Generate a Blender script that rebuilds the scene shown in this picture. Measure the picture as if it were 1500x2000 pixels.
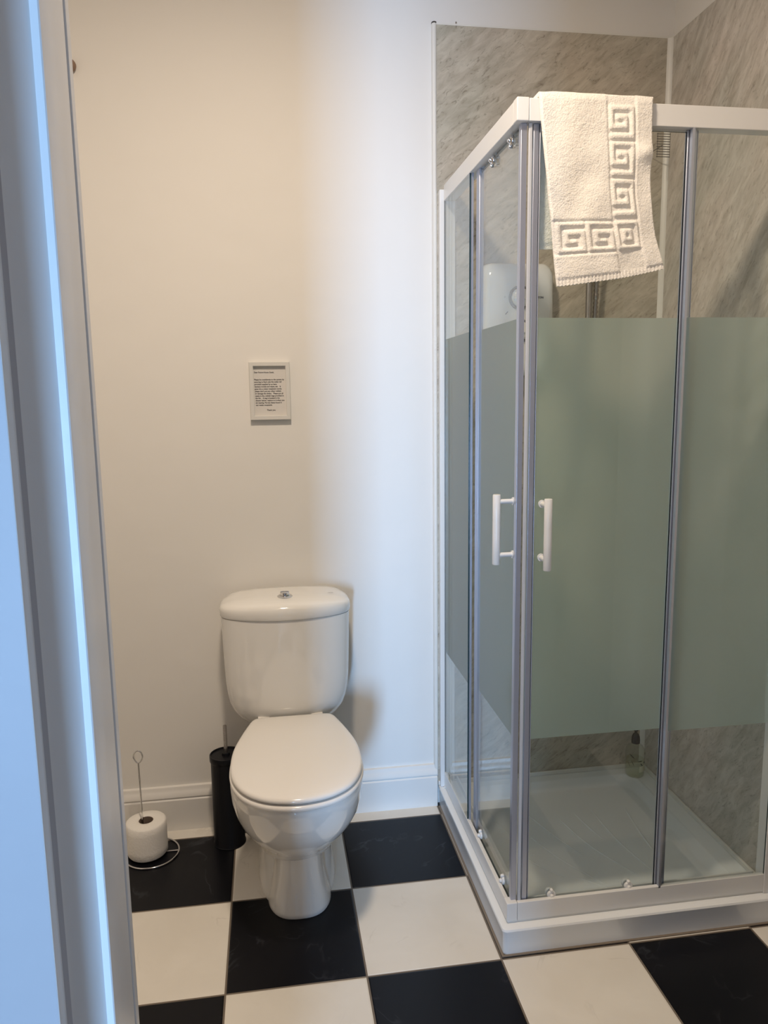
import bpy, bmesh, math, random
from mathutils import Vector, Matrix, noise

S = bpy.context.scene
for o in list(bpy.data.objects):
    bpy.data.objects.remove(o, do_unlink=True)
C = S.collection

# ------------------------------------------------------------------ camera
CAM = Vector((-0.5046, -2.2559, 1.316))
YAW, PITCH, ROLL, FPX = 0.1499, -0.1525, -0.0133, 1482.9
cd = bpy.data.cameras.new('camera')
cam = bpy.data.objects.new('camera', cd)
C.objects.link(cam)
fw = Vector((math.sin(YAW)*math.cos(PITCH), math.cos(YAW)*math.cos(PITCH), math.sin(PITCH)))
rt = Vector((math.cos(YAW), -math.sin(YAW), 0))
up = rt.cross(fw)
r2 = rt*math.cos(ROLL)+up*math.sin(ROLL)
u2 = -rt*math.sin(ROLL)+up*math.cos(ROLL)
cam.matrix_world = Matrix(((r2.x, u2.x, -fw.x, CAM.x), (r2.y, u2.y, -fw.y, CAM.y), (r2.z, u2.z, -fw.z, CAM.z), (0, 0, 0, 1)))
cd.sensor_fit = 'HORIZONTAL'
cd.sensor_width = 36.0
cd.lens = FPX/1500*36.0
cd.clip_start = 0.02
S.camera = cam

# ------------------------------------------------------------------ world, lights, exposure
S.view_settings.view_transform = 'Standard'
S.view_settings.look = 'None'
S.view_settings.gamma = 1.0
S.view_settings.use_curve_mapping = False
S.view_settings.exposure = 0.0
S.cycles.transparent_max_bounces = 24
S.cycles.max_bounces = 10
S.cycles.diffuse_bounces = 5
S.cycles.glossy_bounces = 5
S.cycles.sample_clamp_indirect = 4.0

W = bpy.data.worlds.new('world')
S.world = W
W.use_nodes = True
W.node_tree.nodes['Background'].inputs[0].default_value = (0.55, 0.65, 0.8, 1)
W.node_tree.nodes['Background'].inputs[1].default_value = 0.05

def area(name, loc, direction, sx, sy, power, color, shape='RECTANGLE'):
    l = bpy.data.lights.new(name, 'AREA')
    l.shape = shape
    l.size = sx
    l.size_y = sy
    l.energy = power
    l.color = color
    o = bpy.data.objects.new(name, l)
    o.location = loc
    o.rotation_euler = Vector(direction).to_track_quat('-Z', 'Y').to_euler()
    C.objects.link(o)
    return o

# warm ceiling lamp in the bathroom, cold daylight window at the far end of the hall
area('ceiling_lamp_light', (-0.50, -1.24, 2.56), (0, 0, -1), 0.16, 0.16, 26.0, (1.0, 0.82, 0.63), 'DISK')
wl = area('hall_window_light', (-1.42, -5.30, 0.74), (0.225, 1, 0.0), 0.48, 1.00, 47.0, (0.36, 0.62, 1.0))
wl.data.spread = math.radians(85)

# ------------------------------------------------------------------ node materials
def new_mat(name):
    m = bpy.data.materials.new(name)
    m.use_nodes = True
    nt = m.node_tree
    nt.nodes.clear()
    out = nt.nodes.new('ShaderNodeOutputMaterial')
    return m, nt, out

def principled(nt, color, rough, metal=0.0, spec=0.5, coat=0.0):
    b = nt.nodes.new('ShaderNodeBsdfPrincipled')
    b.inputs['Base Color'].default_value = (*color, 1)
    b.inputs['Roughness'].default_value = rough
    b.inputs['Metallic'].default_value = metal
    b.inputs['Specular IOR Level'].default_value = spec
    b.inputs['Coat Weight'].default_value = coat
    return b

def add_bump(nt, b, scale, strength, detail=3.0, dist=0.002, stretch=None):
    tc = nt.nodes.new('ShaderNodeTexCoord')
    n = nt.nodes.new('ShaderNodeTexNoise')
    n.inputs['Scale'].default_value = scale
    n.inputs['Detail'].default_value = detail
    nt.links.new(tc.outputs['Object'], n.inputs['Vector'])
    bp = nt.nodes.new('ShaderNodeBump')
    bp.inputs['Strength'].default_value = strength
    bp.inputs['Distance'].default_value = dist
    nt.links.new(n.outputs['Fac'], bp.inputs['Height'])
    nt.links.new(bp.outputs['Normal'], b.inputs['Normal'])
    return n

def simple(name, color, rough, metal=0.0, spec=0.5, coat=0.0, bump=None):
    m, nt, out = new_mat(name)
    b = principled(nt, color, rough, metal, spec, coat)
    n = nt.nodes.new('ShaderNodeTexNoise')
    n.inputs['Scale'].default_value = 18
    mr = nt.nodes.new('ShaderNodeMapRange')
    mr.inputs['To Min'].default_value = max(0.0, rough-0.03)
    mr.inputs['To Max'].default_value = rough+0.03
    nt.links.new(n.outputs['Fac'], mr.inputs['Value'])
    nt.links.new(mr.outputs['Result'], b.inputs['Roughness'])
    if bump:
        add_bump(nt, b, *bump)
    nt.links.new(b.outputs[0], out.inputs[0])
    return m

PAINT = simple('wall_paint', (0.78, 0.765, 0.735), 0.55, spec=0.25, bump=(9, 0.25, 2.0, 0.01))
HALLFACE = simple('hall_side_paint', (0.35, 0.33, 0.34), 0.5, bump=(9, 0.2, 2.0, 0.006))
HALLWALL = simple('hall_wall_paint', (0.78, 0.78, 0.78), 0.7)
CEIL = simple('ceiling_paint', (0.75, 0.74, 0.72), 0.8)
GLOSSPAINT = simple('gloss_paint', (0.78, 0.765, 0.735), 0.32, bump=(30, 0.12, 2.0, 0.003))
FRAMEPAINT = simple('door_lining_paint', (0.66, 0.65, 0.645), 0.30, bump=(22, 0.25, 2.0, 0.003))
CERAMIC = simple('white_ceramic', (0.80, 0.79, 0.76), 0.07, spec=0.5, coat=0.3)
LIDPLASTIC = simple('seat_plastic', (0.80, 0.78, 0.75), 0.14, spec=0.45)
CHROME = simple('chrome', (0.72, 0.72, 0.73), 0.10, metal=1.0)
STEEL = simple('brushed_steel', (0.50, 0.48, 0.47), 0.28, metal=1.0)
ALU = simple('satin_aluminium', (0.48, 0.51, 0.60), 0.36, metal=0.75)
WHITEMETAL = simple('white_powder_coat', (0.78, 0.78, 0.77), 0.30, spec=0.5)
TRAYMAT = simple('tray_acrylic', (0.83, 0.86, 0.88), 0.14, spec=0.5)
PVC = simple('white_pvc', (0.75, 0.74, 0.70), 0.35)
SEALPVC = simple('seal_strip_pvc', (0.55, 0.56, 0.58), 0.35)
BLACK = simple('black_plastic', (0.003, 0.0035, 0.006), 0.35, spec=0.22)
BLACKGLOSS = simple('black_pump_plastic', (0.008, 0.009, 0.014), 0.25)
DARKCAP = simple('dark_cap_plastic', (0.06, 0.055, 0.05), 0.8)  # plain dark colour of the cap on the white edge strip
SEAL = simple('brown_sealant', (0.22, 0.18, 0.14), 0.6)
HEATER = simple('heater_plastic', (0.80, 0.81, 0.80), 0.12)
DIALGREY = simple('dial_ring_grey', (0.24, 0.25, 0.26), 0.35)
INK = simple('ink', (0.045, 0.045, 0.05), 0.7)
LOGOINK = simple('logo_ink', (0.07, 0.06, 0.08), 0.5)
FAINTINK = simple('faint_mark', (0.42, 0.42, 0.40), 0.5)
PAPER = simple('paper', (0.66, 0.64, 0.61), 0.75)
PICFRAME = simple('picture_frame_white', (0.66, 0.65, 0.62), 0.45)
TISSUE = simple('tissue_paper', (0.84, 0.82, 0.78), 0.9, spec=0.1, bump=(160, 0.5, 3.0, 0.002))
CARD = simple('core_cardboard', (0.20, 0.15, 0.12), 0.9)
WOOD = simple('brown_peg', (0.25, 0.16, 0.11), 0.5)
LEAF = simple('printed_leaf', (0.02, 0.028, 0.012), 0.6)
CREAMLABEL = simple('printed_label', (0.70, 0.72, 0.55), 0.6)
HOSE = simple('hose_metal', (0.35, 0.33, 0.31), 0.25, metal=1.0)
GLASSEDGE = simple('glass_edge', (0.012, 0.035, 0.045), 0.15)

def towel_mat():
    m, nt, out = new_mat('terry_cotton')
    b = principled(nt, (0.93, 0.895, 0.83), 0.95, spec=0.1)
    b.inputs['Sheen Weight'].default_value = 0.35
    tc = nt.nodes.new('ShaderNodeTexCoord')
    n = nt.nodes.new('ShaderNodeTexNoise')
    n.inputs['Scale'].default_value = 330
    n.inputs['Detail'].default_value = 2
    n2 = nt.nodes.new('ShaderNodeTexNoise')
    n2.inputs['Scale'].default_value = 90
    nt.links.new(tc.outputs['Object'], n.inputs['Vector'])
    nt.links.new(tc.outputs['Object'], n2.inputs['Vector'])
    ad = nt.nodes.new('ShaderNodeMath'); ad.operation = 'ADD'
    nt.links.new(n.outputs['Fac'], ad.inputs[0]); nt.links.new(n2.outputs['Fac'], ad.inputs[1])
    bp = nt.nodes.new('ShaderNodeBump')
    bp.inputs['Strength'].default_value = 0.6
    bp.inputs['Distance'].default_value = 0.0025
    nt.links.new(ad.outputs[0], bp.inputs['Height'])
    nt.links.new(bp.outputs[0], b.inputs['Normal'])
    nt.links.new(b.outputs[0], out.inputs[0])
    return m
TERRY = towel_mat()

def marble_mat(name, d, q, seed, tone=(1, 1, 1)):
    """d = direction of the streaks, q = direction across them, both in the panel plane"""
    m, nt, out = new_mat(name)
    b = principled(nt, (0.4, 0.38, 0.34), 0.28, spec=0.4)
    tc = nt.nodes.new('ShaderNodeTexCoord')
    def dot(v):
        n = nt.nodes.new('ShaderNodeVectorMath'); n.operation = 'DOT_PRODUCT'
        nt.links.new(tc.outputs['Object'], n.inputs[0]); n.inputs[1].default_value = v
        return n.outputs['Value']
    dd, qq = dot(d), dot(q)
    def nz(a, c, detail, rough, dist, off):
        cm = nt.nodes.new('ShaderNodeCombineXYZ')
        for k, (src, mul) in enumerate(((dd, a), (qq, c))):
            mm = nt.nodes.new('ShaderNodeMath'); mm.operation = 'MULTIPLY'; mm.inputs[1].default_value = mul
            nt.links.new(src, mm.inputs[0]); nt.links.new(mm.outputs[0], cm.inputs[k])
        cm.inputs[2].default_value = seed+off
        n = nt.nodes.new('ShaderNodeTexNoise'); n.inputs['Scale'].default_value = 1.0
        n.inputs['Detail'].default_value = detail; n.inputs['Roughness'].default_value = rough; n.inputs['Distortion'].default_value = dist
        nt.links.new(cm.outputs[0], n.inputs['Vector'])
        return n.outputs['Fac']
    def ramp(src, p0, c0, p1, c1):
        r = nt.nodes.new('ShaderNodeValToRGB'); e = r.color_ramp.elements
        e[0].position = p0; e[0].color = (*c0, 1); e[1].position = p1; e[1].color = (*c1, 1)
        nt.links.new(src, r.inputs[0]); return r.outputs[0]
    def mul(x, y):
        n = nt.nodes.new('ShaderNodeMix'); n.data_type = 'RGBA'; n.blend_type = 'MULTIPLY'; n.inputs[0].default_value = 1.0
        nt.links.new(x, n.inputs[6]); nt.links.new(y, n.inputs[7]); return n.outputs[2]
    base = ramp(nz(13, 42, 5, 0.62, 0.6, 0), 0.34, tuple(a_*b_ for a_, b_ in zip((0.415, 0.38, 0.32), tone)), 0.66, tuple(a_*b_ for a_, b_ in zip((0.58, 0.545, 0.475), tone)))
    cloud = ramp(nz(2.5, 4.5, 3, 0.5, 0.3, 5), 0.35, (0.88, 0.90, 0.87), 0.65, (1.04, 1.0, 0.97))
    fleck = ramp(nz(32, 88, 4, 0.6, 1.6, 9), 0.32, (0.66, 0.645, 0.63), 0.42, (1, 1, 1))
    veins = ramp(nz(7, 30, 6, 0.6, 2.2, 14), 0.36, (0.85, 0.84, 0.82), 0.44, (1, 1, 1))
    nt.links.new(mul(mul(base, cloud), mul(fleck, veins)), b.inputs['Base Color'])
    nt.links.new(b.outputs[0], out.inputs[0])
    return m
def _dirs(deg):
    return math.cos(math.radians(deg)), math.sin(math.radians(deg))
_c, _s = _dirs(38)
MARBLE_BACK = marble_mat('marble_panel_back', (_c, 0, _s), (-_s, 0, _c), 3.1)
_c, _s = _dirs(52)
MARBLE_SIDE = marble_mat('marble_panel_side', (0, -_c, _s), (0, _s, _c), 7.7, (1.12, 1.14, 1.24))

TILE, TX, TY = 0.319, -0.005, -0.0698
def floor_mat():
    m, nt, out = new_mat('checker_tiles')
    b = principled(nt, (0.5, 0.5, 0.5), 0.3, spec=0.22)
    g = nt.nodes.new('ShaderNodeNewGeometry')
    sx = nt.nodes.new('ShaderNodeSeparateXYZ')
    nt.links.new(g.outputs['Position'], sx.inputs[0])
    def M(op, a, bv=None, clamp=False):
        n = nt.nodes.new('ShaderNodeMath'); n.operation = op; n.use_clamp = clamp
        for i, v in enumerate((a, bv)):
            if v is None: continue
            if isinstance(v, (int, float)): n.inputs[i].default_value = v
            else: nt.links.new(v, n.inputs[i])
        return n.outputs[0]
    u = M('DIVIDE', M('SUBTRACT', sx.outputs[0], TX), TILE)
    v = M('DIVIDE', M('SUBTRACT', sx.outputs[1], TY), TILE)
    fu, fv = M('FLOOR', u), M('FLOOR', v)
    par = M('FLOORED_MODULO', M('ADD', M('ADD', fu, fv), 1.0), 2.0)        # 0 / 1
    def edge(w):
        f = M('FRACT', w)
        return M('MINIMUM', f, M('SUBTRACT', 1.0, f))
    em = M('MINIMUM', edge(u), edge(v))
    grout = M('LESS_THAN', em, 0.0068)
    # per tile shift so veins do not run on
    cmb = nt.nodes.new('ShaderNodeCombineXYZ')
    nt.links.new(M('MULTIPLY', fu, 3.7), cmb.inputs[0]); nt.links.new(M('MULTIPLY', fv, 5.3), cmb.inputs[1])
    add = nt.nodes.new('ShaderNodeVectorMath'); add.operation = 'ADD'
    nt.links.new(g.outputs['Position'], add.inputs[0]); nt.links.new(cmb.outputs[0], add.inputs[1])
    def nz(scale, det, dist):
        n = nt.nodes.new('ShaderNodeTexNoise')
        n.inputs['Scale'].default_value = scale; n.inputs['Detail'].default_value = det; n.inputs['Distortion'].default_value = dist
        nt.links.new(add.outputs[0], n.inputs['Vector'])
        return n.outputs['Fac']
    vein = M('SUBTRACT', 1.0, M('MULTIPLY', M('ABSOLUTE', M('SUBTRACT', nz(5, 4, 1.2), 0.5)), 55.0), True)
    mask = M('MULTIPLY', M('SUBTRACT', nz(9, 2, 0.0), 0.52), 6.0, True)
    vein = M('MULTIPLY', vein, mask)
    def mixc(fac, c1, c2):
        n = nt.nodes.new('ShaderNodeMix'); n.data_type = 'RGBA'
        for idx, c in ((0, fac), (6, c1), (7, c2)):
            if isinstance(c, tuple): n.inputs[idx].default_value = (*c, 1)
            elif isinstance(c, float): n.inputs[idx].default_value = c
            else: nt.links.new(c, n.inputs[idx])
        return n.outputs[2]
    blk = mixc(M('MULTIPLY', vein, 0.5), (0.0045, 0.0048, 0.0075), (0.06, 0.065, 0.08))
    cloud = nz(7, 4, 0.4)
    whb = mixc(cloud, (0.68, 0.645, 0.58), (0.83, 0.80, 0.74))
    wht = mixc(M('MULTIPLY', vein, 0.30), whb, (0.45, 0.41, 0.36))
    tile = mixc(par, wht, blk)
    col = mixc(grout, tile, (0.185, 0.155, 0.125))
    nt.links.new(col, b.inputs['Base Color'])
    rr = M('ADD', M('MULTIPLY', grout, 0.4), 0.30)
    nt.links.new(rr, b.inputs['Roughness'])
    bp = nt.nodes.new('ShaderNodeBump'); bp.inputs['Distance'].default_value = 0.002; bp.inputs['Strength'].default_value = 0.6
    nt.links.new(M('MULTIPLY', em, 60.0, True), bp.inputs['Height'])
    nt.links.new(bp.outputs[0], b.inputs['Normal'])
    nt.links.new(b.outputs[0], out.inputs[0])
    return m
FLOOR = floor_mat()

def thin_glass(name, tint, ior=1.45, rough=0.0):
    m, nt, out = new_mat(name)
    t = nt.nodes.new('ShaderNodeBsdfTransparent'); t.inputs[0].default_value = (*tint, 1)
    g = nt.nodes.new('ShaderNodeBsdfGlossy'); g.inputs['Roughness'].default_value = rough
    f = nt.nodes.new('ShaderNodeFresnel'); f.inputs['IOR'].default_value = ior
    geo = nt.nodes.new('ShaderNodeNewGeometry')
    # the same reflectance from either side of a thin sheet
    mx0 = nt.nodes.new('ShaderNodeMix'); mx0.data_type = 'FLOAT'
    mx0.inputs[2].default_value = ior; mx0.inputs[3].default_value = 1.0/ior
    nt.links.new(geo.outputs['Backfacing'], mx0.inputs[0])
    nt.links.new(mx0.outputs[0], f.inputs['IOR'])
    mx = nt.nodes.new('ShaderNodeMixShader')
    nt.links.new(f.outputs[0], mx.inputs[0]); nt.links.new(t.outputs[0], mx.inputs[1]); nt.links.new(g.outputs[0], mx.inputs[2])
    nt.links.new(mx.outputs[0], out.inputs[0])
    return m
GLASS = thin_glass('clear_glass', (0.962, 0.980, 0.972))
BOTTLEGLASS = thin_glass('bottle_plastic', (0.94, 0.95, 0.92), 1.5, 0.08)

def frost_mat():
    m, nt, out = new_mat('frosted_glass')
    tr = nt.nodes.new('ShaderNodeBsdfTranslucent'); tr.inputs[0].default_value = (0.82, 0.97, 0.90, 1)
    df = nt.nodes.new('ShaderNodeBsdfDiffuse'); df.inputs[0].default_value = (0.74, 0.88, 0.84, 1)
    rf = nt.nodes.new('ShaderNodeBsdfRefraction'); rf.inputs[0].default_value = (0.92, 1.0, 0.98, 1)
    rf.inputs['Roughness'].default_value = 0.55; rf.inputs['IOR'].default_value = 1.12
    n = nt.nodes.new('ShaderNodeTexNoise'); n.inputs['Scale'].default_value = 400
    bp = nt.nodes.new('ShaderNodeBump'); bp.inputs['Strength'].default_value = 0.1; bp.inputs['Distance'].default_value = 0.0005
    nt.links.new(n.outputs['Fac'], bp.inputs['Height']); nt.links.new(bp.outputs[0], df.inputs['Normal'])
    a = nt.nodes.new('ShaderNodeMixShader'); a.inputs[0].default_value = 0.12
    nt.links.new(tr.outputs[0], a.inputs[1]); nt.links.new(df.outputs[0], a.inputs[2])
    c = nt.nodes.new('ShaderNodeMixShader'); c.inputs[0].default_value = 0.50
    nt.links.new(a.outputs[0], c.inputs[1]); nt.links.new(rf.outputs[0], c.inputs[2])
    nt.links.new(c.outputs[0], out.inputs[0])
    return m
FROST = frost_mat()

# ------------------------------------------------------------------ mesh helpers
def obj(name, bm, mats, parent=None, smooth=False, bevel=None, angle=40):
    me = bpy.data.meshes.new(name)
    bmesh.ops.recalc_face_normals(bm, faces=bm.faces[:])
    bm.to_mesh(me); bm.free()
    if not isinstance(mats, (list, tuple)): mats = [mats]
    for m in mats: me.materials.append(m)
    o = bpy.data.objects.new(name, me)
    C.objects.link(o)
    if parent is not None:
        o.parent = parent
    if smooth:
        for p in me.polygons: p.use_smooth = True
        me.set_sharp_from_angle(angle=math.radians(angle))
    if bevel:
        b = o.modifiers.new('bevel', 'BEVEL'); b.width = bevel; b.segments = 3; b.limit_method = 'ANGLE'
        b.angle_limit = math.radians(35)
        for p in me.polygons: p.use_smooth = True
        me.set_sharp_from_angle(angle=math.radians(60))
    return o

def empty(name, loc, label, cat, group=None):
    o = bpy.data.objects.new(name, None)
    o.empty_display_size = 0.05
    o.location = loc
    o['label'] = label; o['category'] = cat
    if group: o['group'] = group
    C.objects.link(o)
    return o

def tag(o, label, cat, group=None):
    o['label'] = label; o['category'] = cat
    if group: o['group'] = group
    return o

def struct(name, bm, m, parent=None, **k):
    o = obj(name, bm, m, parent, **k)
    o['kind'] = 'structure'
    return o

def place(o, root):
    """o was modelled in world coordinates: hang it under root without moving it"""
    o.parent = root
    o.location = -root.location
    return o

def box(bm, x0, y0, z0, x1, y1, z1, mi=0):
    vs = [bm.verts.new((x, y, z)) for x in (x0, x1) for y in (y0, y1) for z in (z0, z1)]
    F = [(0, 1, 3, 2), (4, 6, 7, 5), (0, 4, 5, 1), (2, 3, 7, 6), (0, 2, 6, 4), (1, 5, 7, 3)]
    fs = []
    for f in F:
        g = bm.faces.new([vs[i] for i in f]); g.material_index = mi; fs.append(g)
    return fs

def boxes(*args):
    bm = bmesh.new()
    for a in args: box(bm, *a)
    return bm

def tube(bm, pts, r, n=12, closed=False, mi=0):
    pts = [Vector(p) for p in pts]
    N = len(pts)
    rings = []
    prev = None
    for i, p in enumerate(pts):
        if closed:
            t = (pts[(i+1) % N]-pts[i-1]).normalized()
        else:
            t = (pts[min(i+1, N-1)]-pts[max(i-1, 0)]).normalized()
        if prev is None:
            a = Vector((0, 0, 1)) if abs(t.z) < 0.9 else Vector((1, 0, 0))
            u = t.cross(a).normalized()
        else:
            u = (prev-t*prev.dot(t)).normalized()
        prev = u
        v = t.cross(u)
        rr = r(i/(N-1)) if callable(r) else r
        rings.append([bm.verts.new(p+(u*math.cos(2*math.pi*k/n)+v*math.sin(2*math.pi*k/n))*rr) for k in range(n)])
    M_ = N if closed else N-1
    for i in range(M_):
        A, B = rings[i], rings[(i+1) % N]
        off = 0
        if closed and i == N-1:
            off = min(range(n), key=lambda o_: (A[0].co-B[o_].co).length)
        for k in range(n):
            f = bm.faces.new((A[k], A[(k+1) % n], B[(k+1+off) % n], B[(k+off) % n])); f.material_index = mi
    if not closed:
        bm.faces.new(rings[0][::-1]).material_index = mi
        bm.faces.new(rings[-1]).material_index = mi

def lathe(bm, prof, center, axis='Z', n=40, mi=0, cap=True):
    """prof: list of (radius, height) from the centre outwards"""
    c = Vector(center)
    ax = {'X': (Vector((0, 1, 0)), Vector((0, 0, 1)), Vector((1, 0, 0))),
          'Y': (Vector((0, 0, 1)), Vector((1, 0, 0)), Vector((0, 1, 0))),
          'Z': (Vector((1, 0, 0)), Vector((0, 1, 0)), Vector((0, 0, 1)))}[axis]
    rings = []
    for r, h in prof:
        if r < 1e-6:
            rings.append([bm.verts.new(c+ax[2]*h)])
        else:
            rings.append([bm.verts.new(c+ax[2]*h+(ax[0]*math.cos(2*math.pi*k/n)+ax[1]*math.sin(2*math.pi*k/n))*r) for k in range(n)])
    for A, B in zip(rings, rings[1:]):
        for k in range(n):
            k2 = (k+1) % n
            if len(A) == 1 and len(B) == 1: continue
            if len(A) == 1: f = bm.faces.new((A[0], B[k], B[k2]))
            elif len(B) == 1: f = bm.faces.new((A[k], A[k2], B[0]))
            else: f = bm.faces.new((A[k], A[k2], B[k2], B[k]))
            f.material_index = mi
    if cap:
        for R in (rings[0], rings[-1]):
            if len(R) > 1:
                bm.faces.new(R).material_index = mi

def rings_mesh(bm, rings, cap0=True, cap1=True, mi=0):
    vr = [[bm.verts.new(p) for p in r] for r in rings]
    n = len(vr[0])
    for A, B in zip(vr, vr[1:]):
        for k in range(n):
            bm.faces.new((A[k], A[(k+1) % n], B[(k+1) % n], B[k])).material_index = mi
    if cap0: bm.faces.new(vr[0][::-1]).material_index = mi
    if cap1: bm.faces.new(vr[-1]).material_index = mi
    return vr

def catmull(pts, m, closed=True):
    pts = [Vector(p) for p in pts]; N = len(pts); out = []
    rng = N if closed else N-1
    for i in range(rng):
        p0 = pts[(i-1) % N] if closed or i > 0 else pts[0]
        p1 = pts[i]; p2 = pts[(i+1) % N]
        p3 = pts[(i+2) % N] if closed or i+2 < N else pts[-1]
        for k in range(m):
            t = k/m
            out.append(0.5*((2*p1)+(-p0+p2)*t+(2*p0-5*p1+4*p2-p3)*t*t+(-p0+3*p1-3*p2+p3)*t**3))
    if not closed: out.append(pts[-1])
    return out

def text(name, body, size, m, mat4, parent, align='LEFT', extrude=0.0002, sx=1.0, bold=0.0, spacing=1.0):
    cu = bpy.data.curves.new(name, 'FONT')
    cu.body = body; cu.size = size; cu.align_x = align; cu.extrude = extrude
    cu.offset = bold; cu.space_line = spacing; cu.resolution_u = 2
    t = bpy.data.objects.new(name, cu)
    C.objects.link(t)
    bpy.context.view_layer.update()
    me = bpy.data.meshes.new_from_object(t.evaluated_get(bpy.context.evaluated_depsgraph_get()))
    bpy.data.objects.remove(t, do_unlink=True)
    me.materials.clear(); me.materials.append(m)
    me.transform(Matrix.Diagonal((sx, 1, 1, 1)))
    me.transform(mat4)
    o = bpy.data.objects.new(name, me)
    C.objects.link(o)
    o.parent = parent
    return o
TEXT_FRONT = Matrix(((1, 0, 0, 0), (0, 0, -1, 0), (0, 1, 0, 0), (0, 0, 0, 1)))   # reads from -y

# ------------------------------------------------------------------ room shell
RW = 0.7045            # inner face of right wall
HALL = -1.746          # hall face of the front wall
BATH = -1.597
LEFT = -1.75
CEIL_Z = 2.62
struct('floor', boxes((LEFT-0.1, -5.6, -0.05, 1.30, 0.1, 0.0)), FLOOR)
struct('ceiling', boxes((LEFT-0.1, -5.6, CEIL_Z, 1.30, 0.1, CEIL_Z+0.1)), CEIL)
struct('wall_back', boxes((LEFT, 0.0, 0.0, RW+0.1, 0.1, CEIL_Z)), PAINT)
struct('wall_right', boxes((RW+0.012, BATH, 0.0, RW+0.1, 0.0, CEIL_Z)), PAINT)
struct('wall_left', boxes((LEFT-0.1, -5.5, 0.0, LEFT, 0.1, CEIL_Z)), PAINT)
JL, JR, HEAD = -0.6505, 0.08, 2.06
WJ = -0.6664       # edge of the wall opening on the left
struct('wall_front', boxes((LEFT, HALL, 0.0, WJ, BATH, CEIL_Z),
                           (JL+JR-WJ, HALL, 0.0, 1.20, BATH, CEIL_Z),
                           (WJ, HALL, HEAD+0.012, JL+JR-WJ, BATH, CEIL_Z)), HALLFACE)
struct('wall_hall_right', boxes((1.20, -5.5, 0.0, 1.30, BATH, CEIL_Z)), HALLWALL)
struct('wall_hall_left', boxes((LEFT, -5.4, 0.0, LEFT+0.01, HALL, CEIL_Z)), HALLWALL)
struct('hall_light_blocker', boxes((-0.635, -2.75, 0.0, -0.12, -2.65, CEIL_Z)), HALLWALL)  # unseen block added behind the camera to keep window light off the shower front
# far hall wall with the window opening
WX0, WX1, WZ0, WZ1 = -1.69, -1.15, 0.22, 1.26
struct('wall_hall_back', boxes((LEFT, -5.5, 0, WX0, -5.4, CEIL_Z), (WX1, -5.5, 0, 1.2, -5.4, CEIL_Z),
                               (WX0, -5.5, 0, WX1, -5.4, WZ0), (WX0, -5.5, WZ1, WX1, -5.4, CEIL_Z)), HALLWALL)

# door lining: moulded reveal, planted stop, back edge
def lining():
    bm = bmesh.new()
    z0, z1 = 0.0, HEAD
    # left jamb profile in plan (x, y), hall side first, then stop, then bathroom arris
    pr = [(WJ, -1.7459), (-0.6660, -1.7455), (-0.6655, -1.7360), (-0.6660, -1.7300), (-0.6672, -1.7265), (-0.6672, -1.7180), (-0.6650, -1.7125), (-0.6620, -1.7080),
          (-0.6592, -1.7020), (-0.6558, -1.6960), (-0.6525, -1.6910), (-0.6502, -1.6875), (-0.6490, -1.6862), (-0.6440, -1.6855),
          (-0.6431, -1.6845), (-0.6430, -1.6800), (-0.6430, -1.6165), (-0.6436, -1.6150), (-0.6455, -1.6145), (-0.6455, -1.6110), (-0.6436, -1.6105),
          (-0.6428, -1.6095), (-0.6428, -1.5985), (-0.6436, -1.5962), (-0.6700, -1.5962), (-0.6700, -1.7459)]
    def post(px):
        a = [bm.verts.new((x, y, z0)) for x, y in px]; b = [bm.verts.new((x, y, z1)) for x, y in px]
        n = len(px)
        for i in range(n):
            j = (i+1) % n
            bm.faces.new((a[i], a[j], b[j], b[i]))
        bm.faces.new(a); bm.faces.new(b)
    post(pr)
    mid = (JL+JR)/2
    post([(2*mid-x+0.0, y) for x, y in pr])
    # head
    box(bm, WJ, HALL+0.0005, HEAD, 2*mid-WJ, BATH+0.001, HEAD+0.012)
    return bm
struct('trim_1', lining(), FRAMEPAINT, smooth=True, angle=30)

# skirting with a moulded top on the back wall (left part) and around
def skirting_back(x0, x1, y):
    pr = [(0, 0), (0, 0.020), (0.098, 0.020), (0.1005, 0.0185), (0.102, 0.0165), (0.104, 0.0165), (0.1055, 0.0185), (0.108, 0.0195),
          (0.116, 0.0185), (0.124, 0.0135), (0.130, 0.0105), (0.134, 0.0100), (0.1375, 0.0085), (0.139, 0.0), ]
    bm = bmesh.new()
    a = [bm.verts.new((x0, y-d, z)) for z, d in pr]; b = [bm.verts.new((x1, y-d, z)) for z, d in pr]
    n = len(pr)
    for i in range(n):
        j = (i+1) % n
        bm.faces.new((a[i], a[j], b[j], b[i]))
    bm.faces.new(a); bm.faces.new(b)
    return bm
struct('baseboard_back', skirting_back(LEFT, -0.004, 0.0), GLOSSPAINT, smooth=True, angle=25)

# marble-effect shower wall panels and their white edge strips
PT = 2.335
p1 = obj('shower_wall_panel', boxes((-0.002, -0.010, 0.069, RW, 0.0, PT)), MARBLE_BACK)
tag(p1, 'grey beige marble-effect panel on the back wall behind the shower', 'wall panel')
p2 = obj('shower_wall_panel', boxes((RW, -0.95, 0.069, RW+0.012, 0.0, PT)), MARBLE_SIDE)
tag(p2, 'grey beige marble-effect panel on the right-hand wall of the shower', 'wall panel')
bm = bmesh.new()
pr = [(-0.0125, 0), (-0.0125, -0.008), (-0.0100, -0.0125), (-0.006, -0.0140), (-0.002, -0.0125), (0.0005, -0.0100), (0.0005, 0)]
rings_mesh(bm, [[(x, y, 0.10) for x, y in pr], [(x, y, PT+0.003) for x, y in pr]])
t2 = struct('trim_2', bm, PVC, smooth=True, angle=60)
bm = bmesh.new()
rings_mesh(bm, [[(x, y, PT+0.003) for x, y in pr], [(x, y, PT+0.007) for x, y in pr]])
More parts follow.
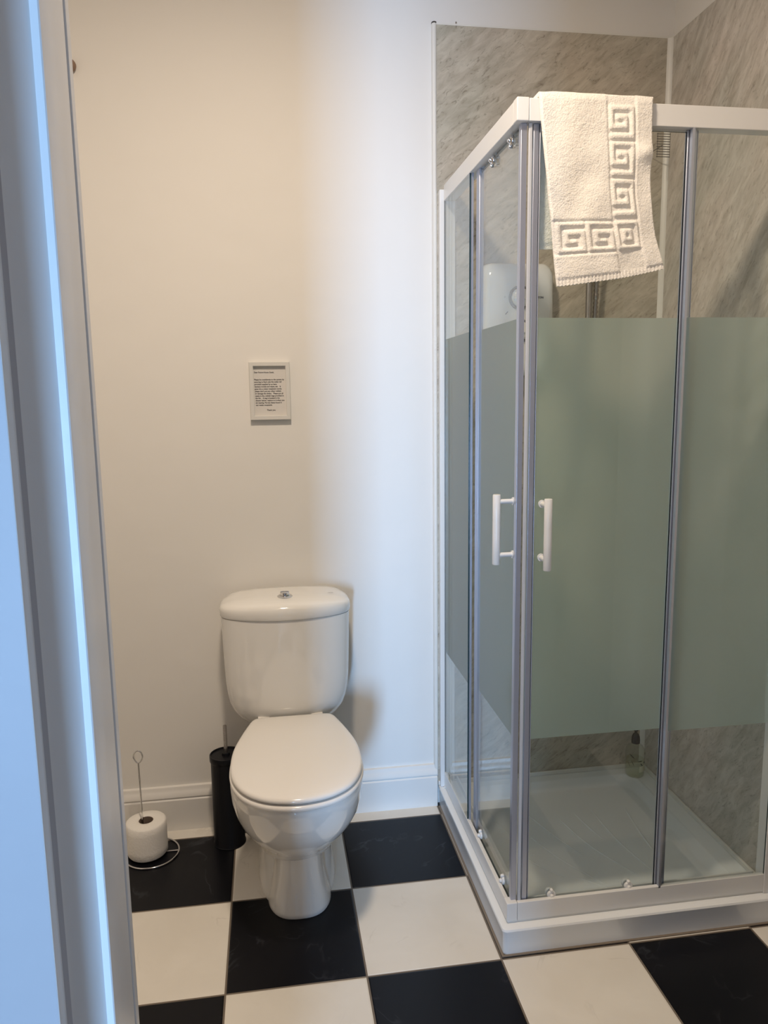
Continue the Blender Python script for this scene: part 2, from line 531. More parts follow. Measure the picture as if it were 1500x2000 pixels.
cap = obj('end_cap', bm, DARKCAP, t2); cap['label'] = 'dark cap on the end of the white strip'
bm = bmesh.new()
pr = [(RW-0.014, -0.0098), (RW-0.012, -0.0135), (RW-0.004, -0.0175), (RW-0.0002, -0.020), (RW+0.001, -0.020), (RW+0.001, -0.0098)]
rings_mesh(bm, [[(x, y, 0.075) for x, y in pr], [(x, y, PT) for x, y in pr]])
struct('trim_3', bm, PVC, smooth=True, angle=60)
# thin caulk line on top of the panels
struct('trim_4', boxes((0.0, -0.0105, PT, RW, 0.0, PT+0.005), (RW-0.0005, -0.95, PT, RW+0.012, -0.0105, PT+0.005)), PVC)
bm = bmesh.new(); lathe(bm, [(0.0, -0.010), (0.0022, -0.010), (0.0022, 0.006), (0.0014, 0.008), (0, 0.008)], (0.057, -0.008, PT+0.003), 'Z', 10)
tag(obj('nail', bm, STEEL), 'tiny dark nail on the top edge of the shower panel, right of the white strip', 'nail')
# half hidden peg
bm = bmesh.new(); lathe(bm, [(0, -0.024), (0.012, -0.022), (0.0165, -0.014), (0.0165, -0.009), (0.010, -0.004), (0.008, 0.0)], (-0.984, 0, 2.182), 'Y', 24)
tag(obj('wall_peg', bm, WOOD, smooth=True), 'small brown knob high on the wall, mostly hidden behind the door lining', 'peg')

# ------------------------------------------------------------------ shower tray
TD = -0.70
def rrect(x0, y0, x1, y1, r, z, n=8, sq=()):
    """rounded rectangle, corners listed in sq stay square"""
    out = []
    for idx, (cx, cy, a0) in enumerate(((x1-r, y1-r, 0), (x0+r, y1-r, 90), (x0+r, y0+r, 180), (x1-r, y0+r, 270))):
        for k in range(n+1):
            a = math.radians(a0+90*k/n)
            if idx in sq:
                px = x1 if idx in (0, 3) else x0; py = y1 if idx in (0, 1) else y0
                out.append((px+(-1 if px == x1 else 1)*1e-4*k*0, py, z) if False else (px+(-1e-5*k if px == x1 else 1e-5*k), py, z))
            else:
                out.append((cx+r*math.cos(a), cy+r*math.sin(a), z))
    return out
bm = bmesh.new()
X1 = RW-0.001
L = [rrect(0.004, TD+0.003, X1, -0.0005, 0.012, 0.0),
     rrect(0.003, TD+0.002, X1, -0.0005, 0.012, 0.054),
     rrect(0.001, TD+0.0, X1, -0.0005, 0.012, 0.058),
     rrect(0.000, TD-0.001, X1, -0.0005, 0.012, 0.063),
     rrect(0.001, TD+0.001, X1, -0.0005, 0.012, 0.067),
     rrect(0.005, TD+0.005, X1, -0.0005, 0.012, 0.069),
     rrect(0.050, TD+0.050, 0.650, -0.045, 0.045, 0.0685),
     rrect(0.055, TD+0.055, 0.645, -0.050, 0.045, 0.066),
     rrect(0.068, TD+0.068, 0.630, -0.064, 0.055, 0.042),
     rrect(0.076, TD+0.076, 0.622, -0.074, 0.060, 0.0375),
     rrect(0.18, TD+0.18, 0.52, -0.18, 0.08, 0.0365),
     rrect(0.34, TD+0.34, 0.36, -0.34, 0.005, 0.036)]
rings_mesh(bm, L)
# raised ribs moulded in the tray floor
ribs = [[(0.212, -0.30), (0.258, -0.42), (0.33, -0.535)], [(0.225, -0.12), (0.270, -0.272), (0.325, -0.413)],
        [(0.324, -0.195), (0.361, -0.365), (0.429, -0.508)], [(0.444, -0.187), (0.451, -0.355), (0.480, -0.50)],
        [(0.551, -0.20), (0.533, -0.34), (0.528, -0.45)], [(0.140, -0.345), (0.178, -0.42), (0.235, -0.49)],
        [(0.386, -0.20), (0.396, -0.27), (0.412, -0.34)], [(0.13, -0.15), (0.15, -0.27), (0.19, -0.38)],
        [(0.36, -0.57), (0.32, -0.545), (0.275, -0.50)]]
for r in ribs:
    pts = catmull([(x, y, 0.0368) for x, y in r], 8, closed=False)
    tube(bm, pts, lambda t: 0.0030*math.sin(math.pi*min(max(t, 0.06), 0.94))**0.5, 8)
tray = obj('shower_tray', bm, TRAYMAT, smooth=True, angle=35)
tag(tray, 'low white square shower tray on the checkered floor, ribs moulded in its base', 'shower tray')
o = obj('sealant_bead', boxes((-0.0020, TD-0.003, 0.0003, 0.0039, -0.025, 0.0030), (0.0039, TD-0.003, 0.0003, X1, TD+0.0029, 0.0030)), SEAL, tray)
o['label'] = 'dirty brown sealant line along the tray foot'
# white sealant upstand between tray and panels
bm = boxes((0.0, -0.017, 0.069, RW-0.008, -0.0101, 0.083), (RW-0.008, -0.690, 0.069, RW-0.0002, -0.0101, 0.083))
struct('trim_5', bm, PVC, bevel=0.002)

# ------------------------------------------------------------------ shower enclosure
enc = empty('shower_enclosure', (0.0163, -0.68, 0.0695),
            'white framed corner shower enclosure with sliding glass doors and a frosted band', 'shower enclosure')
XE, YE = 0.0163, -0.6795
ZR0, ZR1, ZT0, ZT1 = 0.0745, 0.1205, 1.862, 1.906
ZF0, ZF1 = 0.5205, 1.4755
XW = RW-0.001
def eo(name, bm, m, parent=None, **k):
    o = obj(name, bm, m, enc if parent is None else parent, **k)
    if parent is None:
        o.location = -enc.location
    return o
CP = 0.026   # corner piece leg
# rails (hollow channel look: outer face, inner lip)
def rail_left(z0, z1):
    return boxes((XE, YE+CP, z0, XE+0.032, -0.030, z1))
def rail_front(z0, z1):
    return boxes((XE+CP, YE, z0, 0.682, YE+0.032, z1))
eo('top_rail', rail_left(ZT0, ZT1), WHITEMETAL, bevel=0.0015)
eo('top_rail', rail_front(ZT0, ZT1), WHITEMETAL, bevel=0.0015)
for nm, z0, z1 in (('top_corner_cap', ZT0-0.0005, ZT1+0.0012), ('bottom_corner_cap', ZR0-0.0005, ZR1+0.0006)):
    bm = bmesh.new()
    pl = [(XE-0.0006, YE-0.0006), (XE+CP-0.0004, YE-0.0006), (XE+CP-0.0004, YE+0.0315), (XE+0.0315, YE+0.0315), (XE+0.0315, YE+CP-0.0004), (XE-0.0006, YE+CP-0.0004)]
    pl = [(XE-0.0006, YE-0.0006), (XE+CP-0.0006, YE-0.0006), (XE+CP-0.0006, YE+CP-0.0006), (XE-0.0006, YE+CP-0.0006)]
    rings_mesh(bm, [[(x, y, z0) for x, y in pl], [(x, y, z1) for x, y in pl]])
    eo(nm, bm, WHITEMETAL, bevel=0.002)
def bottom_left():
    return boxes((XE, YE+CP, ZR0, XE+0.010, -0.030, ZR1), (XE+0.010, YE+CP, ZR0, XE+0.040, -0.030, ZR0+0.012), (XE+0.040, YE+0.05, ZR0, XE+0.044, -0.030, ZR0+0.028))
def bottom_front():
    return boxes((XE+CP, YE, ZR0, 0.682, YE+0.010, ZR1), (XE+CP, YE+0.010, ZR0, 0.682, YE+0.040, ZR0+0.012), (XE+0.05, YE+0.040, ZR0, 0.682, YE+0.044, ZR0+0.028))
eo('bottom_rail', bottom_left(), WHITEMETAL, bevel=0.001)
eo('bottom_rail', bottom_front(), WHITEMETAL, bevel=0.001)
o = eo('sealant_line', boxes((XE+0.002, YE+0.002, 0.0692, 0.682, YE+0.040, ZR0), (XE+0.002, YE+0.040, 0.0692, XE+0.040, -0.030, ZR0)), PVC)
# wall profiles
eo('wall_profile', boxes((XE-0.012, -0.030, 0.0695, XE+0.034, -0.0105, ZT1-0.012), (XE-0.002, -0.040, 0.0695, XE+0.030, -0.030, ZR0)), WHITEMETAL, bevel=0.0015)
eo('wall_profile', boxes((0.682, YE-0.002, 0.0695, RW-0.0005, YE+0.034, ZT1-0.012)), WHITEMETAL, bevel=0.0015)

def pane(axis, a0, a1, pos, th, z0, z1, inner):
    """glass sheet; axis 'x' runs along x (front), 'y' along y (left). inner = sign of the frosted side"""
    bm = bmesh.new()
    segs = [z0, ZF0, ZF1, z1]
    def P(a, d, z):
        return (a, pos+d, z) if axis == 'x' else (pos+d, a, z)
    g = {}
    for a in (a0, a1):
        for d in (0, th):
            for z in segs:
                g[(a, d, z)] = bm.verts.new(P(a, d, z))
    ind = th if inner > 0 else 0
    for i in range(3):
        zA, zB = segs[i], segs[i+1]
        for d in (0, th):
            f = bm.faces.new((g[(a0, d, zA)], g[(a1, d, zA)], g[(a1, d, zB)], g[(a0, d, zB)]))
            f.material_index = 1 if (i == 1 and d == ind) else 0
        for a in (a0, a1):
            f = bm.faces.new((g[(a, 0, zA)], g[(a, th, zA)], g[(a, th, zB)], g[(a, 0, zB)])); f.material_index = 2
    for z in (z0, z1):
        f = bm.faces.new((g[(a0, 0, z)], g[(a1, 0, z)], g[(a1, th, z)], g[(a0, th, z)])); f.material_index = 2
    return bm
GM = [GLASS, FROST, GLASSEDGE]
# fixed panes (outer plane)
fl = eo('fixed_panel', pane('y', -0.3085, -0.0305, XE+0.001, 0.004, ZR1-0.02, ZT0+0.002, 1), GM)
ff = eo('fixed_panel', pane('x', 0.405, 0.6818, YE+0.001, 0.004, ZR1-0.02, ZT0+0.002, 1), GM)
eo('edge_seal', boxes((XE+0.0055, -0.3135, ZR0+0.013, XE+0.0105, -0.3020, ZT0)), ALU, parent=fl)
eo('edge_seal', boxes((0.4025, YE+0.0055, ZR0+0.013, 0.410, YE+0.0105, ZT0)), ALU, parent=ff)
eo('edge_strip', boxes((0.3995, YE+0.0, ZR1-0.004, 0.4048, YE+0.0105, ZT0)), ALU, parent=ff)
# sliding doors (inner plane)
DX, DY = XE+0.0165, YE+0.0165
dl = eo('sliding_door', pane('y', -0.6530, -0.3400, DX, 0.005, ZR0+0.030, ZT0-0.004, 1), GM)
df_ = eo('sliding_door', pane('x', 0.068, 0.3960, DY, 0.005, ZR0+0.030, ZT0-0.004, 1), GM)

def profile(parent, prs, name='edge_profile', m=ALU):
    bm = bmesh.new()
    for (x0, y0, x1, y1) in prs:
        box(bm, x0, y0, ZR0+0.0125, x1, y1, ZT0-0.0005)
    return eo(name, bm, m, parent=parent, bevel=0.0012)
# trailing edges next to the fixed panes
profile(dl, [(DX-0.0035, -0.3560, DX+0.0085, -0.3400), (DX-0.0035, -0.3400, DX-0.0005, -0.3290)])
profile(df_, [(0.3960, DY-0.0035, 0.4120, DY+0.0085), (0.4120, DY-0.0035, 0.4180, DY-0.0005), (0.4180, DY-0.004, 0.4205, DY+0.006)])
# closing edges meet in the corner
profile(dl, [(DX-0.0040, -0.6680, DX+0.0090, -0.6530)])
pd = profile(df_, [(0.0560, DY-0.0040, 0.0680, DY+0.0090), (0.0700, DY-0.0020, 0.0725, DY+0.0070)])
pm = profile(df_, [(DX+0.0120, DY-0.0080, 0.0520, DY-0.001)], 'magnetic_seal', SEALPVC)

def handle(parent, base, out, along=0.121):
    """bar handle, base = (x,y,z) of lower fixing on the glass, out = direction away from the glass"""
    bm = bmesh.new()
    b = Vector(base); n = Vector(out)
    for h in (0, along):
        p = b+Vector((0, 0, h))
        tube(bm, [p, p+n*0.004], 0.0088, 20)
        tube(bm, [p+n*0.004, p+n*0.034], 0.0055, 16)
    c = b+n*0.040
    pts = [c+Vector((0, 0, z)) for z in (-0.0215, -0.0200, 0.04, 0.08, along+0.0145, along+0.0160)]
    tube(bm, pts, lambda t: 0.0088 if 0.05 < t < 0.95 else 0.0080, 24)
    return eo('handle', bm, WHITEMETAL, parent=parent, smooth=True, angle=50)
handle(dl, (DX-0.0002, -0.6420, 0.958), (-1, 0, 0))
handle(df_, (0.0895, DY-0.0002, 0.953), (0, -1, 0))

def roller(parent, p, out, top=False):
    bm = bmesh.new()
    n = Vector(out); p = Vector(p)
    ax = 'X' if abs(n.x) > 0.5 else 'Y'
    s = -1
    lathe(bm, [(0, s*0.0110), (0.0030, s*0.0110), (0.0045, s*0.0095), (0.0050, s*0.0060), (0.0095, s*0.0050), (0.0110, s*0.0030), (0.0110, 0)], p, ax, 24)
    q = p+Vector((0, 0, 0.012 if not top else -0.012))
    lathe(bm, [(0, s*0.0080), (0.0030, s*0.0075), (0.0042, s*0.0050), (0.0042, 0)], q, ax, 16)
    # wheel behind the glass
    p2 = p-n*0.006
    lathe(bm, [(0, 0), (0.0105, 0), (0.0115, 0.001), (0.0115, 0.006), (0.0105, 0.007), (0, 0.007)], p2, ax, 24)
    return eo('roller', bm, CHROME if top else WHITEMETAL, parent=parent, smooth=True, angle=40)
for y in (-0.400, -0.598):
    roller(dl, (DX-0.0002, y, 0.126), (-1, 0, 0))
for y in (-0.462, -0.600):
    roller(dl, (DX-0.0002, y, 1.848), (-1, 0, 0), True)
for x in (0.131, 0.328):
    roller(df_, (x, DY-0.0002, 0.121), (0, -1, 0))
    roller(df_, (min(x, 0.285), DY-0.0002, 1.846), (0, -1, 0), True)

# ------------------------------------------------------------------ towel over the front rail
SPIR = ["1111111", "1000000", "1011111", "1010001", "1011101", "1000001", "1111111"]
SQ = ["1111111", "1000001", "1011101", "1010101", "1011101", "1000001", "1111111"]
def glyph(g, u, v, rot=False):
    """u right 0..1, v down 0..1"""
    if rot: u, v = 1-u, 1-v
    n = len(g)
    i = min(n-1, max(0, int(v*n))); j = min(n-1, max(0, int(u*n)))
    return 1.0 if g[i][j] == '1' else 0.0
def key_height(u, t):
    """u across 0..1, t from rail 0 to hem 1; raised terry = 1, pressed lines = 0"""
    def near(a, b, w): return abs(a-b) < w
    if t > 0.975: return 0.35
    if t > 0.962: return 0.25
    inb = 0.655 < t < 0.845
    if 0.585 < u < 0.845 or (inb and u < 0.845):
        if inb:
            v = (t-0.668)/(0.835-0.668)
            if v < 0 or v > 1: return 0.12
            for a, b, g in ((0.035, 0.295, SPIR), (0.320, 0.575, SPIR), (0.600, 0.830, SQ)):
                if a <= u <= b: return glyph(g, (u-a)/(b-a), v)
            return 0.12
        for a, b in ((0.028, 0.205), (0.222, 0.410), (0.427, 0.640)):
            if a <= t <= b and 0.605 <= u <= 0.825:
                return glyph(SPIR, (u-0.605)/0.22, (t-a)/(b-a), True)
        return 0.12
    if u > 0.86 or t > 0.86: return 0.72
    return 0.85
def towel():
    NU, NT = 112, 176
    FD, BD = 0.352, 0.285
    H = [[key_height(i/NU, j/NT) for i in range(NU+1)] for j in range(NT+1)]
    for _ in range(2):
        H = [[(4*H[j][i]+H[max(j-1, 0)][i]+H[min(j+1, NT)][i]+H[j][max(i-1, 0)]+H[j][min(i+1, NU)])/8 for i in range(NU+1)] for j in range(NT+1)]
    bm = bmesh.new()
    th = 0.0075
    ztop = ZT1+0.0035
    yf, yb = YE-0.0035, YE+0.0355
    def lerp(a, b, t): return a+(b-a)*t
    rows = []
    # back drop (far hem first), over the top, then front drop
    NB, NO = 90, 14
    def fold(u, t, back):
        f = 0.004*math.sin(7*u+2.0+3*t)*t
        f += 0.0035*noise.noise(Vector((u*5, t*6, 1.3+back)))*min(1, t*4)
        return f
    outer, inner = [], []
    def add_row(f):
        outer.append([bm.verts.new(f(i/NU, 1)) for i in range(NU+1)])
        inner.append([bm.verts.new(f(i/NU, 0)) for i in range(NU+1)])
    for j in range(NB+1):
        t = 1-j/NB
        def f(u, side, t=t):
            xl = lerp(0.062, 0.079, t) - 0.004*t; xr = lerp(0.303, 0.315, t)
            h = H[int(min(t, 1)*NT)][NU-int(u*NU)] if True else 0
            y = yb+0.001+fold(u, t, 5)+side*(th*0.6+0.0035*h)+(1-side)*0.004*(1-h)*min(1, max(0, t-0.2)*8)
            if t < 0.12: y = yb+(y-yb)*1.0
            return (lerp(xl, xr, u), y, ztop-0.006-BD*t+0.006*u)
        add_row(f)
    for j in range(1, NO):
        a = math.pi*j/NO
        def f(u, side, a=a):
            xl, xr = 0.060, 0.303
            cy = (yf+yb)/2; ry = (yb-yf)/2+side*(th*0.6+0.002)
            ca, sa = math.cos(a), math.sin(a)
            sgn = 1 if ca > 0 else -1
            y = cy+ry*sgn*abs(ca)**0.35
            z = ztop-0.006+(0.006*sa**0.35)+side*(th*0.7+0.002)*sa**0.35
            z += -0.0025*u*u*0+0.0022*noise.noise(Vector((u*7, 0.4, 2)))*sa
            r = 0.0016*H[min(3, NT)][int(u*NU)]
            return (lerp(xl, xr, u), y-0*r, z+r*side*sa)
        add_row(f)
    for j in range(NT+1):
        t = j/NT
        def f(u, side, t=t, j=j):
            xl = lerp(0.060, 0.1065, t**1.05)
            # right edge: falls straight, swings out near the hem
            xr = lerp(0.303, 0.306, min(1, t/0.45)) if t < 0.45 else 0.306+0.036*((t-0.45)/0.55)**1.5
            h = H[j][int(round(u*NU))]
            terry = 0.00035*noise.noise(Vector((u*70, t*100, 0.0)))+0.0003*noise.noise(Vector((u*150, t*210, 3.0)))
            terry += 0.0022*noise.noise(Vector((u*4.5, t*6.5, 9.0)))
            edge = 1.0 if 0.006 < u < 0.994 else 0.4
            hem = 0.0
            if t > 0.962: hem = 0.0013*math.sin(u*190)
            y = yf-0.001-fold(u, t, 0)*1.0-side*((th*0.6+0.0052*h+terry+hem)*edge)
            y -= 0.010*math.exp(-((u-0.93)/0.09)**2)*math.exp(-((t-0.28)/0.05)**2)
            y -= 0.012*max(0, t-0.75)*max(0, u-0.5)*4
            L_ = FD+0.0065+(0.012*math.cos(u*2.4)*t**3)-0.004*t
            bow = 0.013*math.sin(math.pi*u)**1.0*t**4*(-0.5)
            z = ztop-0.006-L_*t-bow+(-0.020*max(0, 0.45-u)*0)
            z += 0.05*max(0, u-0.5)**1.6*t**3
            if t > 0.962: z += 0.0009*math.sin(u*190)
            return (lerp(xl, xr, u), y, z)
        add_row(f)
    R = len(outer)
    for j in range(R-1):
        for i in range(NU):
            bm.faces.new((outer[j][i], outer[j][i+1], outer[j+1][i+1], outer[j+1][i]))
            bm.faces.new((inner[j][i], inner[j+1][i], inner[j+1][i+1], inner[j][i+1]))
        for i in (0, NU):
            bm.faces.new((outer[j][i], outer[j+1][i], inner[j+1][i], inner[j][i]))
    for j in (0, R-1):
        for i in range(NU):
            bm.faces.new((outer[j][i], inner[j][i], inner[j][i+1], outer[j][i+1]))
    return bm
tw = obj('hand_towel', towel(), TERRY, smooth=True, angle=80)
tag(tw, 'cream white towel with raised square key border hanging over the shower rail', 'towel')

# ------------------------------------------------------------------ electric shower, riser rail, grille, bottle
es = empty('electric_shower', (0.235, -0.0105, 1.36), 'white electric shower unit with round dials on the back shower wall', 'electric shower')
def est(name, bm, m, parent=None, **k):
    o = obj(name, bm, m, es if parent is None else parent, **k)
    if parent is None: o.location = -es.location
    return o
bm = bmesh.new()
def es_ring(y, ins, r):
    x0, x1, z0, z1 = 0.114+ins, 0.338-ins, 1.365+ins, 1.695-ins
    pts = []
    for cx, cz, a0 in ((x1-r, z1-r, 0), (x0+r, z1-r, 90), (x0+r, z0+r, 180), (x1-r, z0+r, 270)):
        for k in range(9):
            a = math.radians(a0+90*k/8)
            x = cx+r*math.cos(a); z = cz+r*math.sin(a)
            # sides bow outwards slightly, top is arched
            tz = (z-1.365)/0.33
            x = 0.226+(x-0.226)*(1.0-0.10*max(0, tz-0.45)**1.5)
            z -= 0.012*((x-0.226)/0.11)**2*(1 if tz > 0.5 else -0.3)
            pts.append((x, y, z))
    return pts
rings_mesh(bm, [es_ring(-0.0106, 0.004, 0.020), es_ring(-0.045, 0.000, 0.024), es_ring(-0.070, 0.003, 0.030), es_ring(-0.083, 0.011, 0.034), es_ring(-0.089, 0.026, 0.036), es_ring(-0.091, 0.060, 0.040)])
est('casing', bm, HEATER, smooth=True, angle=60)
# curved styling line on the right of the front face
bm = bmesh.new(); tube(bm, catmull([(0.262, -0.0895, 1.640), (0.285, -0.089, 1.610), (0.303, -0.0868, 1.560), (0.310, -0.0858, 1.500)], 6, False), 0.0012, 6)
est('moulding_line', bm, DIALGREY, smooth=True)
for z in (1.588, 1.495):
    bm = bmesh.new()
    lathe(bm, [(0.034, -0.0905), (0.034, -0.096), (0.0320, -0.098), (0.0290, -0.098), (0.0280, -0.091)], (0.226, 0, z), 'Y', 40, cap=False)
    d = est('dial', bm, DIALGREY, smooth=True, angle=50)
    bm = bmesh.new()
    lathe(bm, [(0, -0.109), (0.020, -0.108), (0.0255, -0.104), (0.0275, -0.098), (0.0275, -0.091)], (0.226, 0, z), 'Y', 40)
    box(bm, 0.2005, -0.1145, z-0.006, 0.2515, -0.108, z+0.002)
    est('knob', bm, HEATER, parent=d, smooth=True, angle=40)
bm = boxes((0.180, -0.0925, 1.588, 0.1815, -0.0905, 1.592))
est('index_mark', bm, FAINTINK)
bm = bmesh.new(); tube(bm, [(0.183, -0.0905, 1.541), (0.190, -0.0905, 1.549)], 0.0014, 6)
est('temperature_mark', bm, LOGOINK)
t = text('lettering', 'TRITON', 0.0082, LOGOINK, Matrix.Translation((0.2665, -0.0912, 1.5865)) @ TEXT_FRONT, es, bold=0.0002)
t.location = -es.location; t['label'] = 'small dark maker lettering'
t = text('lettering', 'electric', 0.0045, FAINTINK, Matrix.Translation((0.268, -0.0912, 1.5815)) @ TEXT_FRONT, es)
t.location = -es.location

rr = empty('shower_riser_rail', (0.449, -0.0105, 1.0), 'chrome shower riser rail with hose on the back wall, below the towel', 'shower rail')
def rro(name, bm, m, **k):
    o = obj(name, bm, m, rr, **k); o.location = -rr.location; return o
bm = bmesh.new()
tube(bm, [(0.449, -0.055, 1.06), (0.449, -0.055, 1.84)], 0.0085, 20)
rro('rail_tube', bm, STEEL, smooth=True)
for z in (1.08, 1.82):
    bm = bmesh.new(); lathe(bm, [(0.013, -0.0106), (0.013, -0.060), (0.010, -0.068), (0, -0.070)], (0.449, 0, z), 'Y', 24)
    rro('wall_bracket', bm, CHROME, smooth=True)
bm = bmesh.new()
pts = catmull([(0.470, -0.075, 1.74), (0.471, -0.060, 1.62), (0.470, -0.052, 1.45), (0.466, -0.052, 1.25), (0.44, -0.055, 1.02), (0.38, -0.06, 0.96), (0.31, -0.065, 1.05), (0.29, -0.055, 1.25), (0.288, -0.050, 1.352)], 26, False)
n_ = len(pts)
tube(bm, pts, lambda t: 0.0068+0.0010*(1 if int(t*(n_-1)) % 2 else -1), 10)
rro('hose', bm, HOSE, smooth=True)
bm = bmesh.new()
lathe(bm, [(0, 0.0), (0.030, 0.0), (0.040, 0.006), (0.042, 0.014), (0.030, 0.022), (0.012, 0.028), (0, 0.028)], (0, 0, 0), 'Z', 32)
bmesh.ops.transform(bm, matrix=Matrix.Translation((0.452, -0.125, 1.785)) @ Matrix.Rotation(math.radians(-25), 4, 'X'), verts=bm.verts[:])
tube(bm, catmull([(0.470, -0.075, 1.745), (0.465, -0.085, 1.775), (0.458, -0.110, 1.800), (0.453, -0.125, 1.800)], 5, False), 0.010, 14)
rro('shower_head', bm, CHROME, smooth=True)

# small slatted grille hung in the corner
gr = bmesh.new()
for k in range(10):
    z = 1.981+k*0.0068
    tube(gr, [(0.624, -0.100, z), (0.663, -0.100, z)], 0.0011, 6)
    lathe(gr, [(0, -0.0022), (0.0022, 0), (0, 0.0022)], (0.624, -0.100, z), 'Z', 8)
tube(gr, [(0.6245, -0.1, 1.979), (0.6245, -0.1, 2.045)], 0.0008, 6)
tube(gr, [(0.663, -0.1, 1.979), (0.663, -0.1, 2.045)], 0.0006, 6)
tube(gr, [(0.640, -0.1, 2.012), (0.640, -0.0101, 2.012)], 0.0012, 6)
tag(obj('wire_grille', gr, simple('grille_wire', (0.10, 0.09, 0.08), 0.5)), 'small dark wire grille in the upper shower corner, just right of the towel', 'grille')

bt = empty('soap_bottle', (0.650, -0.062, 0.0690), 'clear pump bottle with black top standing in the rear corner of the shower tray', 'bottle')
BX, BY, BZ = 0.650, -0.062, 0.0690
def bto(name, bm, m, **k):
    o = obj(name, bm, m, bt, **k); o.location = -bt.location; return o
bm = bmesh.new()
bp = [(0, 0.0005), (0.026, 0.0005), (0.0295, 0.004), (0.0305, 0.012), (0.0305, 0.082), (0.029, 0.092), (0.024, 0.101), (0.0165, 0.107), (0.0120, 0.110), (0.0115, 0.116)]
lathe(bm, bp, (BX, BY, BZ), 'Z', 36, cap=True)
bto('body', bm, BOTTLEGLASS, smooth=True, angle=50)
bm = bmesh.new()
lathe(bm, [(0, 0.003), (0.0265, 0.004), (0.0282, 0.012), (0.0282, 0.058), (0, 0.058)], (BX, BY, BZ), 'Z', 32)
bto('liquid', bm, thin_glass('soap_liquid', (0.95, 0.96, 0.90), 1.1), smooth=True, angle=50)
bm = bmesh.new()
lathe(bm, [(0.0135, 0.112), (0.0138, 0.122), (0.0125, 0.134), (0.0085, 0.143), (0.0045, 0.146), (0.0045, 0.152), (0.0075, 0.154), (0.0075, 0.158), (0, 0.159)], (BX, BY, BZ), 'Z', 28)
tube(bm, [(BX, BY, BZ+0.1545), (BX+0.004, BY+0.022, BZ+0.1525), (BX+0.005, BY+0.027, BZ+0.148)], 0.0026, 10)
bto('pump', bm, BLACKGLOSS, smooth=True, angle=50)
def on_bottle(a, h, r=0.0312):
    a = math.radians(a)
    return Vector((BX+r*math.sin(a), BY-r*math.cos(a), BZ+h))
bm = bmesh.new()
for (a, h, a2, h2, w) in ((-62, 0.083, -28, 0.070, 2.8), (-50, 0.064, -30, 0.044, 2.2), (-70, 0.055, -55, 0.040, 2.0), (-12, 0.060, 22, 0.062, 2.2), (6, 0.053, 24, 0.044, 3.0), (28, 0.056, 50, 0.051, 3.0), (40, 0.088, 62, 0.074, 3.0), (52, 0.070, 60, 0.058, 2.2)):
    ptsL, ptsR = [], []
    for k in range(7):
        t_ = k/6
        aa = a+(a2-a)*t_; hh = h+(h2-h)*t_
        ww = w*math.sin(math.pi*min(0.97, max(0.03, t_)))*0.0009
        ptsL.append(bm.verts.new(on_bottle(aa, hh+ww))); ptsR.append(bm.verts.new(on_bottle(aa, hh-ww)))
    for k in range(6):
        bm.faces.new((ptsL[k], ptsL[k+1], ptsR[k+1], ptsR[k]))
o = bto('printed_leaves', bm, LEAF)
bm = bmesh.new()
A_, B_ = [], []
for k in range(8):
    a = 0+52*k/7
    A_.append(bm.verts.new(on_bottle(a, 0.022, 0.0309))); B_.append(bm.verts.new(on_bottle(a, 0.043, 0.0309)))
for k in range(7): bm.faces.new((A_[k], A_[k+1], B_[k+1], B_[k]))
bto('label_patch', bm, CREAMLABEL)

# ------------------------------------------------------------------ toilet
TXC = -0.4695
wc = empty('toilet', (TXC, -0.30, 0.0), 'white close-coupled toilet with closed lid against the back wall', 'toilet')
def wco(name, bm, m, parent=None, **k):
    o = obj(name, bm, m, wc if parent is None else parent, **k)
    if parent is None: o.location = -wc.location
    return o
def oval(hw, yb, ym, yf, z, nb=2.4, nf=2.05, n=64, xo=0.0):
    pts = []
    for k in range(n):
        a = 2*math.pi*k/n
        c, s = math.cos(a), math.sin(a)
        e = 2/(nf if s < 0 else nb)
        x = hw*(1 if c >= 0 else -1)*abs(c)**e
        if s < 0: y = ym-(ym-yf)*abs(s)**e
        else: y = ym+(yb-ym)*abs(s)**e
        pts.append((TXC+x+xo, y, z))
    return pts
PXO = 0.0065       # the pan sits a touch to the right of the cistern centre
bm = bmesh.new()
bowl = [(0.120, 0.060, -0.16, -0.30, -0.400), (0.138, 0.078, -0.16, -0.32, -0.442), (0.156, 0.092, -0.16, -0.335, -0.472), (0.170, 0.0985, -0.16, -0.345, -0.492), (0.183, 0.1035, -0.17, -0.355, -0.508),
        (0.205, 0.1155, -0.17, -0.370, -0.540), (0.235, 0.1340, -0.18, -0.390, -0.575), (0.265, 0.1480, -0.18, -0.408, -0.603),
        (0.300, 0.1590, -0.18, -0.424, -0.630), (0.335, 0.1645, -0.18, -0.436, -0.648), (0.370, 0.1655, -0.18, -0.444, -0.660),
        (0.388, 0.1640, -0.18, -0.446, -0.664), (0.395, 0.1620, -0.18, -0.446, -0.662), (0.398, 0.1560, -0.18, -0.446, -0.655)]
rg = []
for z, hw, yb, ym, yf in bowl:
    w_ = max(0.0, min(1.0, (0.26-z)/0.09))
    rg.append([(x, y, zz-0.30*(-0.47-y)*-1*w_ if False else zz-0.30*(y+0.47)*w_*(1 if y > -0.47 else 0.3)) for x, y, zz in oval(hw, yb, ym, yf, z, nb=2.0, xo=PXO*min(1, z/0.3))])
rings_mesh(bm, rg)
